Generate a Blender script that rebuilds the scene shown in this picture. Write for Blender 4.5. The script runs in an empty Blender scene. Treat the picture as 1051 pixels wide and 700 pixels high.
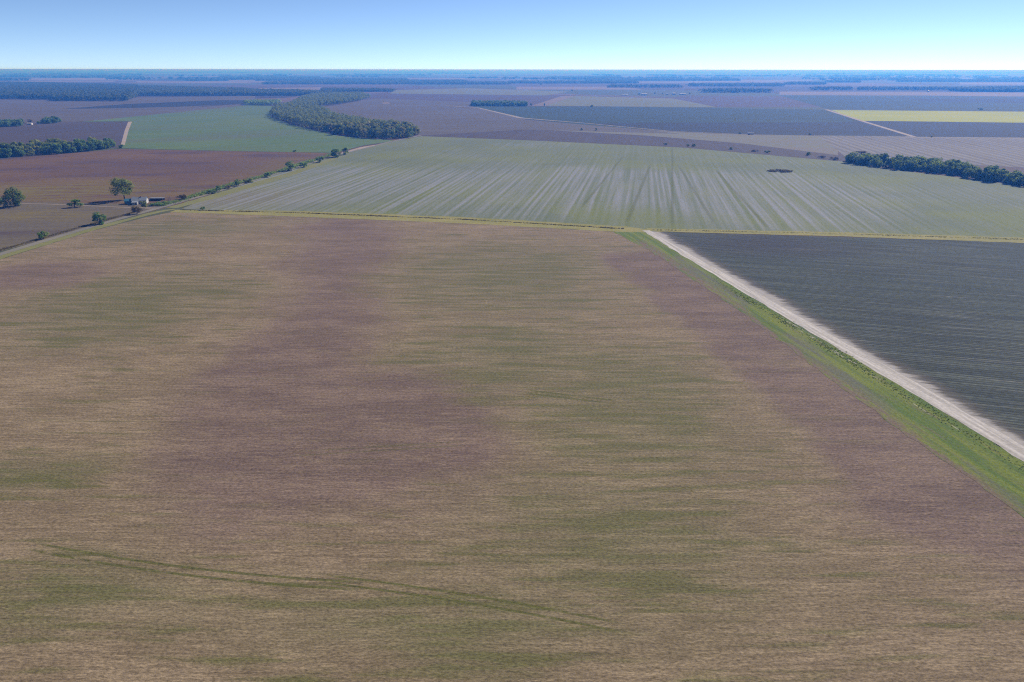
import bpy, math, random
import numpy as np
from mathutils import Vector, Matrix

R = math.radians
S = bpy.context.scene
COL = S.collection
rng = np.random.default_rng(7)
random.seed(7)

# ------------------------------------------------------------------ camera
W0, H0 = 1051.0, 700.0
FPX = 24.0 / 36.0 * W0
CAMH = 100.0
PITCH = math.atan(278.5 / FPX)
ROLL = R(0.055)
FWD = Vector((0, math.cos(PITCH), -math.sin(PITCH)))
UP0 = Vector((0, math.sin(PITCH), math.cos(PITCH)))
RT0 = Vector((1, 0, 0))
RT = RT0 * math.cos(ROLL) + UP0 * math.sin(ROLL)
UP = UP0 * math.cos(ROLL) - RT0 * math.sin(ROLL)
cam_d = bpy.data.cameras.new('camera')
cam_d.lens = 24.0
cam_d.sensor_width = 36.0
cam_d.clip_start = 0.5
cam_d.clip_end = 200000.0
cam = bpy.data.objects.new('camera', cam_d)
cam.matrix_world = Matrix(((RT.x, UP.x, -FWD.x, 0), (RT.y, UP.y, -FWD.y, 0), (RT.z, UP.z, -FWD.z, CAMH), (0, 0, 0, 1)))
COL.objects.link(cam)
S.camera = cam


def g(px, py, z=0.0):
    """Ground point that the photo shows at pixel (px, py)."""
    d = RT * ((px - W0 / 2) / FPX) + UP * ((H0 / 2 - py) / FPX) + FWD
    t = (z - CAMH) / d.z
    return Vector((d.x * t, d.y * t, z))


def mpp(px, py):
    """Metres per photo pixel (across the view) at a ground point."""
    p = g(px, py) - Vector((0, 0, CAMH))
    return p.dot(FWD) / FPX


def vp_ang(x):
    """Angle (from +X) of ground lines whose vanishing point is at photo column x."""
    d = RT * ((x - W0 / 2) / FPX) + UP * (math.tan(PITCH)) + FWD
    return math.atan2(d.y, d.x)


# ------------------------------------------------------------------ node helpers
TONE = (0.77, 0.685, 0.60)     # overall tint on non-leaf colours, balancing the raised exposure


class N:
    def __init__(s, name):
        s.m = bpy.data.materials.new(name)
        s.m.use_nodes = True
        s.t = s.m.node_tree
        s.t.nodes.clear()
        s.out = s.t.nodes.new('ShaderNodeOutputMaterial')
        s._pos = None

    def n(s, typ, **kw):
        nd = s.t.nodes.new(typ)
        for k, v in kw.items():
            setattr(nd, k, v)
        return nd

    def put(s, sock, v):
        if v is None:
            return
        if hasattr(v, 'is_output') or isinstance(v, bpy.types.NodeSocket):
            s.t.links.new(v, sock)
        else:
            if sock.type == 'RGBA' and not isinstance(v, (int, float)) and len(v) == 3:
                v = (*v, 1)
            sock.default_value = v

    def pos(s):
        if s._pos is None:
            s._pos = s.n('ShaderNodeNewGeometry').outputs['Position']
        return s._pos

    def math(s, op, a, b=None, clamp=False):
        nd = s.n('ShaderNodeMath', operation=op)
        nd.use_clamp = clamp
        s.put(nd.inputs[0], a)
        s.put(nd.inputs[1], b)
        return nd.outputs[0]

    def vmath(s, op, a, b=None):
        nd = s.n('ShaderNodeVectorMath', operation=op)
        s.put(nd.inputs[0], a)
        s.put(nd.inputs[1], b)
        return nd.outputs['Value'] if op in ('LENGTH', 'DOT_PRODUCT') else nd.outputs[0]

    def mapp(s, v, loc=(0, 0, 0), rot=0.0, scale=(1, 1, 1)):
        nd = s.n('ShaderNodeMapping')
        s.put(nd.inputs[0], v)
        nd.inputs[1].default_value = loc
        nd.inputs[2].default_value = (0, 0, rot)
        nd.inputs[3].default_value = scale
        return nd.outputs[0]

    def noise(s, v, scale=1.0, detail=3.0, rough=0.55, color=False, dist=0.0):
        nd = s.n('ShaderNodeTexNoise')
        s.put(nd.inputs['Vector'], v)
        nd.inputs['Scale'].default_value = scale
        nd.inputs['Detail'].default_value = detail
        nd.inputs['Roughness'].default_value = rough
        nd.inputs['Distortion'].default_value = dist
        return nd.outputs['Color' if color else 'Fac']

    def smooth(s, v, a, b, lo=0.0, hi=1.0):
        nd = s.n('ShaderNodeMapRange', interpolation_type='SMOOTHSTEP')
        s.put(nd.inputs['Value'], v)
        nd.inputs['From Min'].default_value = a
        nd.inputs['From Max'].default_value = b
        nd.inputs['To Min'].default_value = lo
        nd.inputs['To Max'].default_value = hi
        return nd.outputs[0]

    def lin(s, v, a, b, lo, hi):
        nd = s.n('ShaderNodeMapRange')
        s.put(nd.inputs['Value'], v)
        nd.inputs['From Min'].default_value = a
        nd.inputs['From Max'].default_value = b
        nd.inputs['To Min'].default_value = lo
        nd.inputs['To Max'].default_value = hi
        return nd.outputs[0]

    def mix(s, f, a, b, blend='MIX'):
        nd = s.n('ShaderNodeMix', data_type='RGBA', blend_type=blend)
        s.put(nd.inputs[0], f)
        s.put(nd.inputs[6], a)
        s.put(nd.inputs[7], b)
        return nd.outputs[2]

    def scalec(s, col, f):
        nd = s.n('ShaderNodeVectorMath', operation='SCALE')
        s.put(nd.inputs[0], col)
        s.put(nd.inputs['Scale'], f)
        return nd.outputs[0]

    def rows(s, ang, warp=0.0, wscale=0.01):
        """World position turned so that x runs along the rows and y across them."""
        p = s.pos()
        if warp:
            w = s.noise(s.pos(), wscale, 1.0)
            dy = s.math('MULTIPLY', s.math('SUBTRACT', w, 0.5), warp)
            c = s.n('ShaderNodeCombineXYZ')
            s.put(c.inputs[1], dy)
            p = s.vmath('ADD', p, c.outputs[0])
        return s.mapp(p, rot=-ang)

    def blob(s, px, py, rx, ry, soft=0.9, wob=None, skew=0.0):
        """Soft round patch of ground lying at photo pixel (px, py), of half sizes given there."""
        c = g(px, py)
        sx = rx * mpp(px, py)
        ylo = max(py - ry, 78)
        sy = max((g(px, ylo) - g(px, py + ry)).y / 2, 1.0)
        c = (g(px, ylo) + g(px, py + ry)) / 2
        d = s.mapp(s.vmath('SUBTRACT', wob if wob is not None else s.pos(), (c.x, c.y, 0)), rot=skew)
        d = s.mapp(d, scale=(1 / sx, 1 / sy, 0))
        return s.smooth(s.vmath('LENGTH', d), 1.0 + soft * 0.5, max(1.0 - soft, 0.0))

    def track(s, p0, p1, w, bow=0.0, gap=0.0):
        """Worn line over the ground from p0 to p1 (photo pixels), w metres wide."""
        a, b = g(*p0), g(*p1)
        L = (b - a).length
        r = s.mapp(s.vmath('SUBTRACT', s.pos(), (a.x, a.y, 0)), rot=-math.atan2(b.y - a.y, b.x - a.x))
        xy = s.n('ShaderNodeSeparateXYZ')
        s.put(xy.inputs[0], r)
        x, y = xy.outputs[0], xy.outputs[1]
        if bow:
            q = s.math('MULTIPLY', x, s.math('SUBTRACT', x, L))
            y = s.math('ADD', y, s.math('MULTIPLY', q, bow / (L * L / 4)))
        ay = s.math('ABSOLUTE', y)
        if gap:
            ay = s.math('ABSOLUTE', s.math('SUBTRACT', ay, gap))
        m = s.smooth(ay, w, w * 0.3)
        e = s.math('MULTIPLY', s.smooth(x, -L * 0.02, L * 0.08), s.smooth(x, L * 1.02, L * 0.9))
        return s.math('MULTIPLY', m, e)

    def finish(s, col, rough=0.95, bump=None, bstr=0.4, bdist=0.3, spec=0.1):
        b = s.n('ShaderNodeBsdfPrincipled')
        s.put(b.inputs['Base Color'], s.vmath('MULTIPLY', col, TONE))
        s.put(b.inputs['Roughness'], rough)
        b.inputs['Specular IOR Level'].default_value = spec
        if bump is not None:
            bn = s.n('ShaderNodeBump')
            bn.inputs['Strength'].default_value = bstr
            bn.inputs['Distance'].default_value = bdist
            s.put(bn.inputs['Height'], bump)
            s.t.links.new(bn.outputs[0], b.inputs['Normal'])
        s.t.links.new(b.outputs[0], s.out.inputs[0])
        return s.m


def plain(name, col, rough=0.8, spec=0.3, metal=0.0, var=0.15, scale=0.8):
    k = N(name)
    f = k.lin(k.noise(k.pos(), scale, 4.0), 0.25, 0.75, 1 - var, 1 + var)
    m = k.finish(k.scalec(col, f), rough, spec=spec)
    m.node_tree.nodes['Principled BSDF'].inputs['Metallic'].default_value = metal
    return m


def field_mat(name, c0, c1, ang, c2=None, patch=120.0, slen=90.0, swid=6.0, grain=(1.5, 0.5), gk=0.35,
              sk=1.0, thr=(0.35, 0.65), row=None, rk=0.2, bump=0.0, seed=0.0, extra=()):
    """Field soil/crop: two tones mixed by streaks along the rows, a third in patches, and a fine grain."""
    k = N(name)
    r = k.rows(ang, warp=12.0, wscale=0.006)
    r = k.vmath('ADD', r, (seed * 131.7, seed * 77.3, 0))
    st = k.noise(k.mapp(r, scale=(1 / slen, 1 / swid, 1)), 1.0, 5.0, 0.6)
    pt = k.noise(k.pos(), 1 / patch, 3.0, 0.5)
    f = k.math('ADD', k.math('MULTIPLY', st, sk), k.math('MULTIPLY', pt, 1.6 - sk))
    f = k.smooth(k.math('DIVIDE', f, 1.6), thr[0], thr[1])
    col = k.mix(f, c0, c1)
    if c2 is not None:
        pf = k.smooth(k.noise(k.mapp(r, scale=(1 / (patch * 2.0), 1 / (patch * 0.7), 1)), 1.0, 4.0, 0.6), 0.5, 0.68)
        col = k.mix(pf, col, c2)
    for bl, bc, bs in extra:
        col = k.mix(k.math('MULTIPLY', k.math('MULTIPLY', k.blob(*bl, 1.0), bs), k.smooth(st, .35, .6)), col, bc)
    gr = k.noise(k.mapp(r, scale=(1 / grain[0], 1 / grain[1], 1)), 1.0, 6.0, 0.65)
    v = k.lin(gr, 0.25, 0.75, 1 - gk, 1 + gk)
    if row:
        xy = k.n('ShaderNodeSeparateXYZ')
        k.put(xy.inputs[0], r)
        sn = k.math('SINE', k.math('MULTIPLY', xy.outputs[1], 2 * math.pi / row))
        v = k.math('MULTIPLY', v, k.lin(sn, -1, 1, 1 - rk, 1 + rk))
    return k.finish(k.scalec(col, v), bump=gr if bump else None, bstr=bump)


# ------------------------------------------------------------------ object helpers
def tag(o, label=None, cat=None, group=None, kind=None):
    if label:
        o['label'] = label
    if cat:
        o['category'] = cat
    if group:
        o['group'] = group
    if kind:
        o['kind'] = kind
    return o


def mesh_obj(name, verts, faces, mats, parent=None, smooth=False, mids=None):
    me = bpy.data.meshes.new(name)
    me.from_pydata([tuple(v) for v in verts], [], faces)
    for m in (mats if isinstance(mats, (list, tuple)) else [mats]):
        me.materials.append(m)
    if mids is not None:
        me.polygons.foreach_set('material_index', mids)
    if smooth:
        me.polygons.foreach_set('use_smooth', [True] * len(me.polygons))
    me.update()
    o = bpy.data.objects.new(name, me)
    COL.objects.link(o)
    if parent is not None:
        o.parent = parent
    return o


def empty(name, loc, rz=0.0):
    o = bpy.data.objects.new(name, None)
    o.location = loc
    o.rotation_euler = (0, 0, rz)
    o.empty_display_size = 1
    COL.objects.link(o)
    return o


def sheet(name, px, mat, layer, label=None, jag=0.0, step=0.0):
    """A field or strip of land: the outline in photo pixels is laid out on the ground at its real place."""
    pts = [g(*p) for p in px]
    if step:
        out = []
        for a, b in zip(pts, pts[1:] + pts[:1]):
            n = max(1, int((b - a).length / step))
            nrm = Vector((-(b - a).y, (b - a).x, 0)).normalized()
            for i in range(n):
                q = a.lerp(b, i / n)
                if i:
                    q = q + nrm * random.uniform(-jag, jag)
                out.append(q)
        pts = out
    dmax = max(p.length for p in pts)
    z = layer * max(0.03, 2.2e-5 * dmax)
    vs = [(p.x, p.y, z) for p in pts]
    area = sum(a[0] * b[1] - b[0] * a[1] for a, b in zip(vs, vs[1:] + vs[:1]))
    if area < 0:
        vs.reverse()
    o = mesh_obj(name, vs, [list(range(len(vs)))], mat)
    return tag(o, label, kind='structure')


def strip(name, px, widths, mat, layer, label=None, jag=0.0, step=6.0):
    """Road or verge of the given width in metres along a line of photo pixels."""
    ctr = []
    ws = []
    pts = [g(*p) for p in px]
    if not isinstance(widths, (list, tuple)):
        widths = [widths] * len(pts)
    for i in range(len(pts) - 1):
        a, b = pts[i], pts[i + 1]
        n = max(1, int((b - a).length / step))
        for j in range(n):
            ctr.append(a.lerp(b, j / n))
            ws.append(widths[i] + (widths[i + 1] - widths[i]) * j / n)
    ctr.append(pts[-1])
    ws.append(widths[-1])
    # soften the corners
    for _ in range(3):
        ctr = [ctr[0]] + [(ctr[i - 1] + ctr[i] * 2 + ctr[i + 1]) / 4 for i in range(1, len(ctr) - 1)] + [ctr[-1]]
    dmax = max(p.length for p in ctr)
    z = layer * max(0.03, 2.2e-5 * dmax)
    vs, fs = [], []
    for i, c in enumerate(ctr):
        t = (ctr[min(i + 1, len(ctr) - 1)] - ctr[max(i - 1, 0)]).normalized()
        nrm = Vector((-t.y, t.x, 0))
        w = ws[i] / 2
        l = c + nrm * (w + random.uniform(-jag, jag))
        r_ = c - nrm * (w + random.uniform(-jag, jag))
        vs += [(l.x, l.y, z), (r_.x, r_.y, z)]
        if i:
            fs.append((2 * i - 2, 2 * i - 1, 2 * i + 1, 2 * i))
    o = mesh_obj(name, vs, fs, mat)
    return tag(o, label, kind='structure')


class MB:
    def __init__(s):
        s.v, s.f = [], []

    def add(s, vs, fs):
        o = len(s.v)
        s.v += [tuple(v) for v in vs]
        s.f += [[i + o for i in f] for f in fs]

    def box(s, x0, x1, y0, y1, z0, z1):
        s.add([(x0, y0, z0), (x1, y0, z0), (x1, y1, z0), (x0, y1, z0), (x0, y0, z1), (x1, y0, z1), (x1, y1, z1), (x0, y1, z1)],
              [(0, 3, 2, 1), (4, 5, 6, 7), (0, 1, 5, 4), (1, 2, 6, 5), (2, 3, 7, 6), (3, 0, 4, 7)])

    def tube(s, pts, rads, n=7):
        rings = []
        o = len(s.v)
        for i, p in enumerate(pts):
            p = Vector(p)
            d = (Vector(pts[min(i + 1, len(pts) - 1)]) - Vector(pts[max(i - 1, 0)])).normalized()
            a = d.orthogonal().normalized()
            b = d.cross(a)
            for j in range(n):
                t = 2 * math.pi * j / n
                s.v.append(tuple(p + (a * math.cos(t) + b * math.sin(t)) * rads[i]))
        for i in range(len(pts) - 1):
            for j in range(n):
                s.f.append([o + i * n + j, o + i * n + (j + 1) % n, o + (i + 1) * n + (j + 1) % n, o + (i + 1) * n + j])
        s.f.append([o + j for j in range(n)][::-1])
        s.f.append([o + (len(pts) - 1) * n + j for j in range(n)])

    def prism_x(s, prof, x0, x1):
        n = len(prof)
        vs = [(x0, y, z) for y, z in prof] + [(x1, y, z) for y, z in prof]
        fs = [[i, (i + 1) % n, n + (i + 1) % n, n + i] for i in range(n)]
        s.add(vs, fs + [list(range(n))[::-1], list(range(n, 2 * n))])

    def cyl(s, cx, cy, z0, z1, r, n=16, axis='z'):
        if axis == 'z':
            s.tube([(cx, cy, z0), (cx, cy, z1)], [r, r], n)

    def build(s, name, mat, parent=None, smooth=False):
        return mesh_obj(name, s.v, s.f, mat, parent, smooth)


# ------------------------------------------------------------------ foliage
def leaf_arrays(centers, normals, size, rs):
    """Quads (leaf sprays) at centers, roughly facing normals."""
    n = len(centers)
    nn = normals + np.array([0.12, 0.12, 0.45]) + rs.normal(0, 0.33, (n, 3))
    nn /= np.linalg.norm(nn, axis=1)[:, None] + 1e-9
    a = np.cross(nn, rs.normal(0, 1, (n, 3)))
    a /= np.linalg.norm(a, axis=1)[:, None] + 1e-9
    b = np.cross(nn, a)
    sz = size * rs.uniform(0.6, 1.35, n)[:, None]
    a = a * sz
    b = b * sz * rs.uniform(0.5, 0.9, n)[:, None]
    bend = nn * sz * 0.25
    v = np.stack([centers - a, centers - b + bend, centers + a, centers + b + bend], axis=1)
    return v.reshape(-1, 3)


def quads_mesh(name, v, mat):
    me = bpy.data.meshes.new(name)
    nq = len(v) // 4
    me.vertices.add(len(v))
    me.vertices.foreach_set('co', v.astype(np.float32).ravel())
    me.loops.add(nq * 4)
    me.loops.foreach_set('vertex_index', np.arange(nq * 4, dtype=np.int32))
    me.polygons.add(nq)
    me.polygons.foreach_set('loop_start', np.arange(nq, dtype=np.int32) * 4)
    me.materials.append(mat)
    me.update(calc_edges=True)
    return me


def crown_points(rs, R_, z0, z1, nl, lobes, squash=0.75, gap=0.25, full=False):
    """Leaf positions on a cluster of uneven lobes filling a crown."""
    H = z1 - z0
    lc, lr = [], []
    for i in range(lobes):
        t = rs.uniform(0.08, 0.95)
        prof = math.sin(math.pi * min(max(0.12 + 0.80 * t, 0), 1)) ** 0.6
        if full:
            t = rs.uniform(0.0, 0.85)
            prof = math.sqrt(max(1 - t * t, .05))
        a = rs.uniform(0, 2 * math.pi)
        rad = R_ * prof * math.sqrt(rs.uniform(0.05, 0.75))
        lc.append((math.cos(a) * rad, math.sin(a) * rad, z0 + H * t * 0.92))
        lr.append(rs.uniform(0.28, 0.48) * min(R_, H * 0.7))
    lc, lr = np.array(lc), np.array(lr)
    idx = rs.integers(0, lobes, nl)
    d = rs.normal(0, 1, (nl, 3))
    d /= np.linalg.norm(d, axis=1)[:, None]
    rr = lr[idx] * (rs.uniform(0, 1, nl) ** (gap))
    c = lc[idx] + d * rr[:, None] * np.array([1, 1, squash])
    c[:, 2] = np.maximum(c[:, 2], z0 * 0.9 + 0.1)
    return c, d


def leaf_mat(name, cols, spread=0.35, trans=0.4, scale=0.35):
    k = N(name)
    oi = k.n('ShaderNodeObjectInfo')
    nz = k.noise(k.pos(), scale, 4.0, 0.6)
    f = k.math('ADD', k.math('MULTIPLY', oi.outputs['Random'], 0.75), k.math('MULTIPLY', k.math('SUBTRACT', nz, 0.5), spread * 3), True)
    rp = k.n('ShaderNodeValToRGB')
    k.put(rp.inputs[0], f)
    el = rp.color_ramp.elements
    while len(el) < len(cols):
        el.new(0.5)
    for i, c in enumerate(cols):
        el[i].position = i / (len(cols) - 1)
        el[i].color = (*c, 1)
    v = k.lin(k.noise(k.pos(), scale * 6, 2.0), 0.25, 0.75, 0.65, 1.35)
    c = k.scalec(rp.outputs[0], v)
    d = k.n('ShaderNodeBsdfDiffuse')
    t = k.n('ShaderNodeBsdfTranslucent')
    k.put(d.inputs[0], c)
    k.put(t.inputs[0], k.mix(0.5, c, (0.30, 0.28, 0.05)))
    ms = k.n('ShaderNodeMixShader')
    ms.inputs[0].default_value = trans
    k.t.links.new(d.outputs[0], ms.inputs[1])
    k.t.links.new(t.outputs[0], ms.inputs[2])
    k.t.links.new(ms.outputs[0], k.out.inputs[0])
    return k.m


LEAF_BELT = leaf_mat('autumn_wood_leaves', [(0.09, 0.155, 0.055), (0.19, 0.235, 0.08), (0.40, 0.39, 0.15), (0.50, 0.40, 0.19)])
LEAF_DARK = leaf_mat('dark_green_leaves', [(0.07, 0.165, 0.055), (0.14, 0.27, 0.075), (0.24, 0.36, 0.10)], trans=.6)
LEAF_YEL = leaf_mat('yellow_green_leaves', [(0.10, 0.165, 0.045), (0.25, 0.29, 0.07), (0.46, 0.43, 0.10)])
LEAF_BRWN = leaf_mat('brown_weed_leaves', [(0.09, 0.07, 0.05), (0.14, 0.10, 0.07), (0.18, 0.14, 0.07)])
LEAF_FAR = leaf_mat('far_wood_leaves', [(0.03, 0.065, 0.03), (0.055, 0.09, 0.035), (0.10, 0.12, 0.045)], spread=0.9, scale=0.03)
LEAF_VERGE = leaf_mat('verge_weed_leaves', [(0.13, 0.22, 0.07), (0.20, 0.30, 0.08), (0.26, 0.32, 0.10)], spread=0.8, scale=0.2, trans=.5)
LEAF_DRY = leaf_mat('dry_grass_blades', [(0.20, 0.20, 0.07), (0.32, 0.29, 0.10), (0.42, 0.37, 0.18)], spread=0.8, scale=0.15, trans=.45)
BARK = plain('bark', (0.09, 0.075, 0.06), 0.9, 0.1, scale=2.0, var=0.3)


def trunk_mesh(rs, h, r0, reach, crown_z):
    m = MB()
    lean = rs.normal(0, 0.03, 2) * h
    m.tube([(0, 0, -0.3), (lean[0] * .2, lean[1] * .2, h * .2), (lean[0] * .6, lean[1] * .6, h * .5), (lean[0], lean[1], h * .85)],
           [r0 * 1.35, r0, r0 * .7, r0 * .15], 8)
    for i in range(6):
        a = rs.uniform(0, 6.28)
        z = h * rs.uniform(.22, .55)
        L = reach * rs.uniform(.5, .85)
        q = (lean[0] * z / h, lean[1] * z / h, z)
        m.tube([q, (q[0] + math.cos(a) * L * .45, q[1] + math.sin(a) * L * .45, z + h * .12),
                (q[0] + math.cos(a) * L, q[1] + math.sin(a) * L, z + h * .3)], [r0 * .45, r0 * .3, r0 * .08], 6)
    return m


def tree_kind(seed, h, rad, low, nl, leaf, mat, lobes=14, full=False):
    """A crown mesh and a trunk mesh for one kind of tree (h tall, rad crown radius, crown starting at low)."""
    rs = np.random.default_rng(seed)
    c, d = crown_points(rs, rad, low, h, nl, lobes, full=full)
    cm = quads_mesh('crown', leaf_arrays(c, d, leaf, rs), mat)
    t = trunk_mesh(rs, h * 0.9, max(0.18, h * 0.022), rad, low)
    tm = bpy.data.meshes.new('trunk')
    tm.from_pydata(t.v, [], t.f)
    tm.materials.append(BARK)
    return cm, tm


def place_tree(name, kind, loc, s, label, group=None, cat='tree', sz=None):
    root = empty(name, (loc[0], loc[1], 0), random.uniform(0, 6.28))
    root.scale = (s, s, sz if sz else s)
    tag(root, label, cat, group)
    for part, me in zip(('crown', 'trunk'), kind):
        o = bpy.data.objects.new(part, me)
        COL.objects.link(o)
        o.parent = root
    return root


def inside(poly, x, y):
    c = False
    j = len(poly) - 1
    for i in range(len(poly)):
        xi, yi = poly[i][0], poly[i][1]
        xj, yj = poly[j][0], poly[j][1]
        if (yi > y) != (yj > y) and x < (xj - xi) * (y - yi) / (yj - yi) + xi:
            c = not c
        j = i
    return c


def scatter(px, sp, jit=0.35, rs=None):
    poly = [tuple(g(*p))[:2] for p in px]
    xs = [p[0] for p in poly]
    ys = [p[1] for p in poly]
    out = []
    y = min(ys)
    k = 0
    while y < max(ys) + sp:
        x = min(xs) + (sp / 2 if k % 2 else 0)
        while x < max(xs) + sp:
            qx = x + random.uniform(-jit, jit) * sp
            qy = y + random.uniform(-jit, jit) * sp
            if inside(poly, qx, qy):
                out.append((qx, qy))
            x += sp
        y += sp * 0.87
        k += 1
    return out


def mass(name, spots, mat, label, h=(12, 17), rad=6.5, nl=40, leaf=1.8, seed=1, cat='wood', trunkless=True):
    """A wood that reads as one mass: all its crowns in one mesh."""
    rs = np.random.default_rng(seed)
    V = []
    for (x, y) in spots:
        hh = rs.uniform(*h)
        r_ = rad * rs.uniform(0.8, 1.2)
        d = rs.normal(0, 1, (nl, 3))
        d /= np.linalg.norm(d, axis=1)[:, None]
        d[:, 2] = np.where(rs.uniform(0, 1, nl) < 0.75, np.abs(d[:, 2]), d[:, 2])
        c = d * np.array([r_, r_, hh * 0.5]) * rs.uniform(0.75, 1.05, nl)[:, None] + np.array([x, y, hh * 0.5])
        V.append(leaf_arrays(c, d, leaf, rs))
    me = quads_mesh(name, np.concatenate(V), mat)
    o = bpy.data.objects.new(name, me)
    COL.objects.link(o)
    return tag(o, label, cat, kind='stuff')


def weeds(name, px, n, width, hgt, leaf, mat, label, seed=3, off=0.0, clump=0.6):
    """Rough weeds along a line of photo pixels, as one mass of small leaf sprays."""
    rs = np.random.default_rng(seed)
    pts = [np.array(g(*p)) for p in px]
    seg = [np.linalg.norm(b - a) for a, b in zip(pts, pts[1:])]
    tot = sum(seg)
    cs = []
    while len(cs) < n:
        u = rs.uniform(0, tot)
        u0 = u
        for a, b, L in zip(pts, pts[1:], seg):
            if u <= L:
                break
            u -= L
        t = (b - a) / L
        nr = np.array([-t[1], t[0], 0])
        dens = 0.5 + 0.5 * math.sin(u0 * 0.11 + 3 * math.sin(u0 * 0.037 + seed))
        if rs.uniform() > (1 - clump) + clump * dens:
            continue
        p = a + t * u + nr * (off + rs.normal(0, width / 2))
        hh = hgt * rs.uniform(0.4, 1.1) * (0.5 + dens)
        for _ in range(7):
            cs.append(p + rs.normal(0, 1, 3) * np.array([hgt * .5, hgt * .5, 0]) + np.array([0, 0, rs.uniform(0.15, 1.0) * hh]))
    cs = np.array(cs)
    d = rs.normal(0, 1, (len(cs), 3))
    me = quads_mesh(name, leaf_arrays(cs, d, leaf, rs), mat)
    o = bpy.data.objects.new(name, me)
    COL.objects.link(o)
    return tag(o, label, 'weeds', kind='stuff')


# ------------------------------------------------------------------ ground materials
def ground_material():
    k = N('distant_farmland')
    w = k.noise(k.pos(), 0.0004, 2.0, color=True)
    p = k.vmath('ADD', k.mapp(k.pos(), scale=(1 / 1150, 1 / 900, 1), rot=0.06), k.scalec(k.vmath('SUBTRACT', w, (0.5, 0.5, 0.5)), 0.5))
    v = k.n('ShaderNodeTexVoronoi', distance='CHEBYCHEV', voronoi_dimensions='2D')
    k.put(v.inputs['Vector'], p)
    v.inputs['Scale'].default_value = 1.0
    sep = k.n('ShaderNodeSeparateColor')
    k.put(sep.inputs[0], v.outputs['Color'])
    rp = k.n('ShaderNodeValToRGB')
    rp.color_ramp.interpolation = 'CONSTANT'
    k.put(rp.inputs[0], sep.outputs[0])
    cols = [(0.0, (0.12, 0.09, 0.08)), (0.22, (0.07, 0.06, 0.06)), (0.4, (0.10, 0.12, 0.07)), (0.55, (0.17, 0.13, 0.11)),
            (0.7, (0.05, 0.055, 0.055)), (0.82, (0.09, 0.075, 0.07)), (0.93, (0.26, 0.21, 0.17))]
    el = rp.color_ramp.elements
    while len(el) < len(cols):
        el.new(0.5)
    for i, (ps, c) in enumerate(cols):
        el[i].position = ps
        el[i].color = (*c, 1)
    gr = k.lin(k.noise(k.mapp(k.pos(), scale=(1 / 160, 1 / 30, 1)), 1.0, 4.0), 0.3, 0.7, 0.8, 1.2)
    return k.finish(k.scalec(rp.outputs[0], gr))


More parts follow.
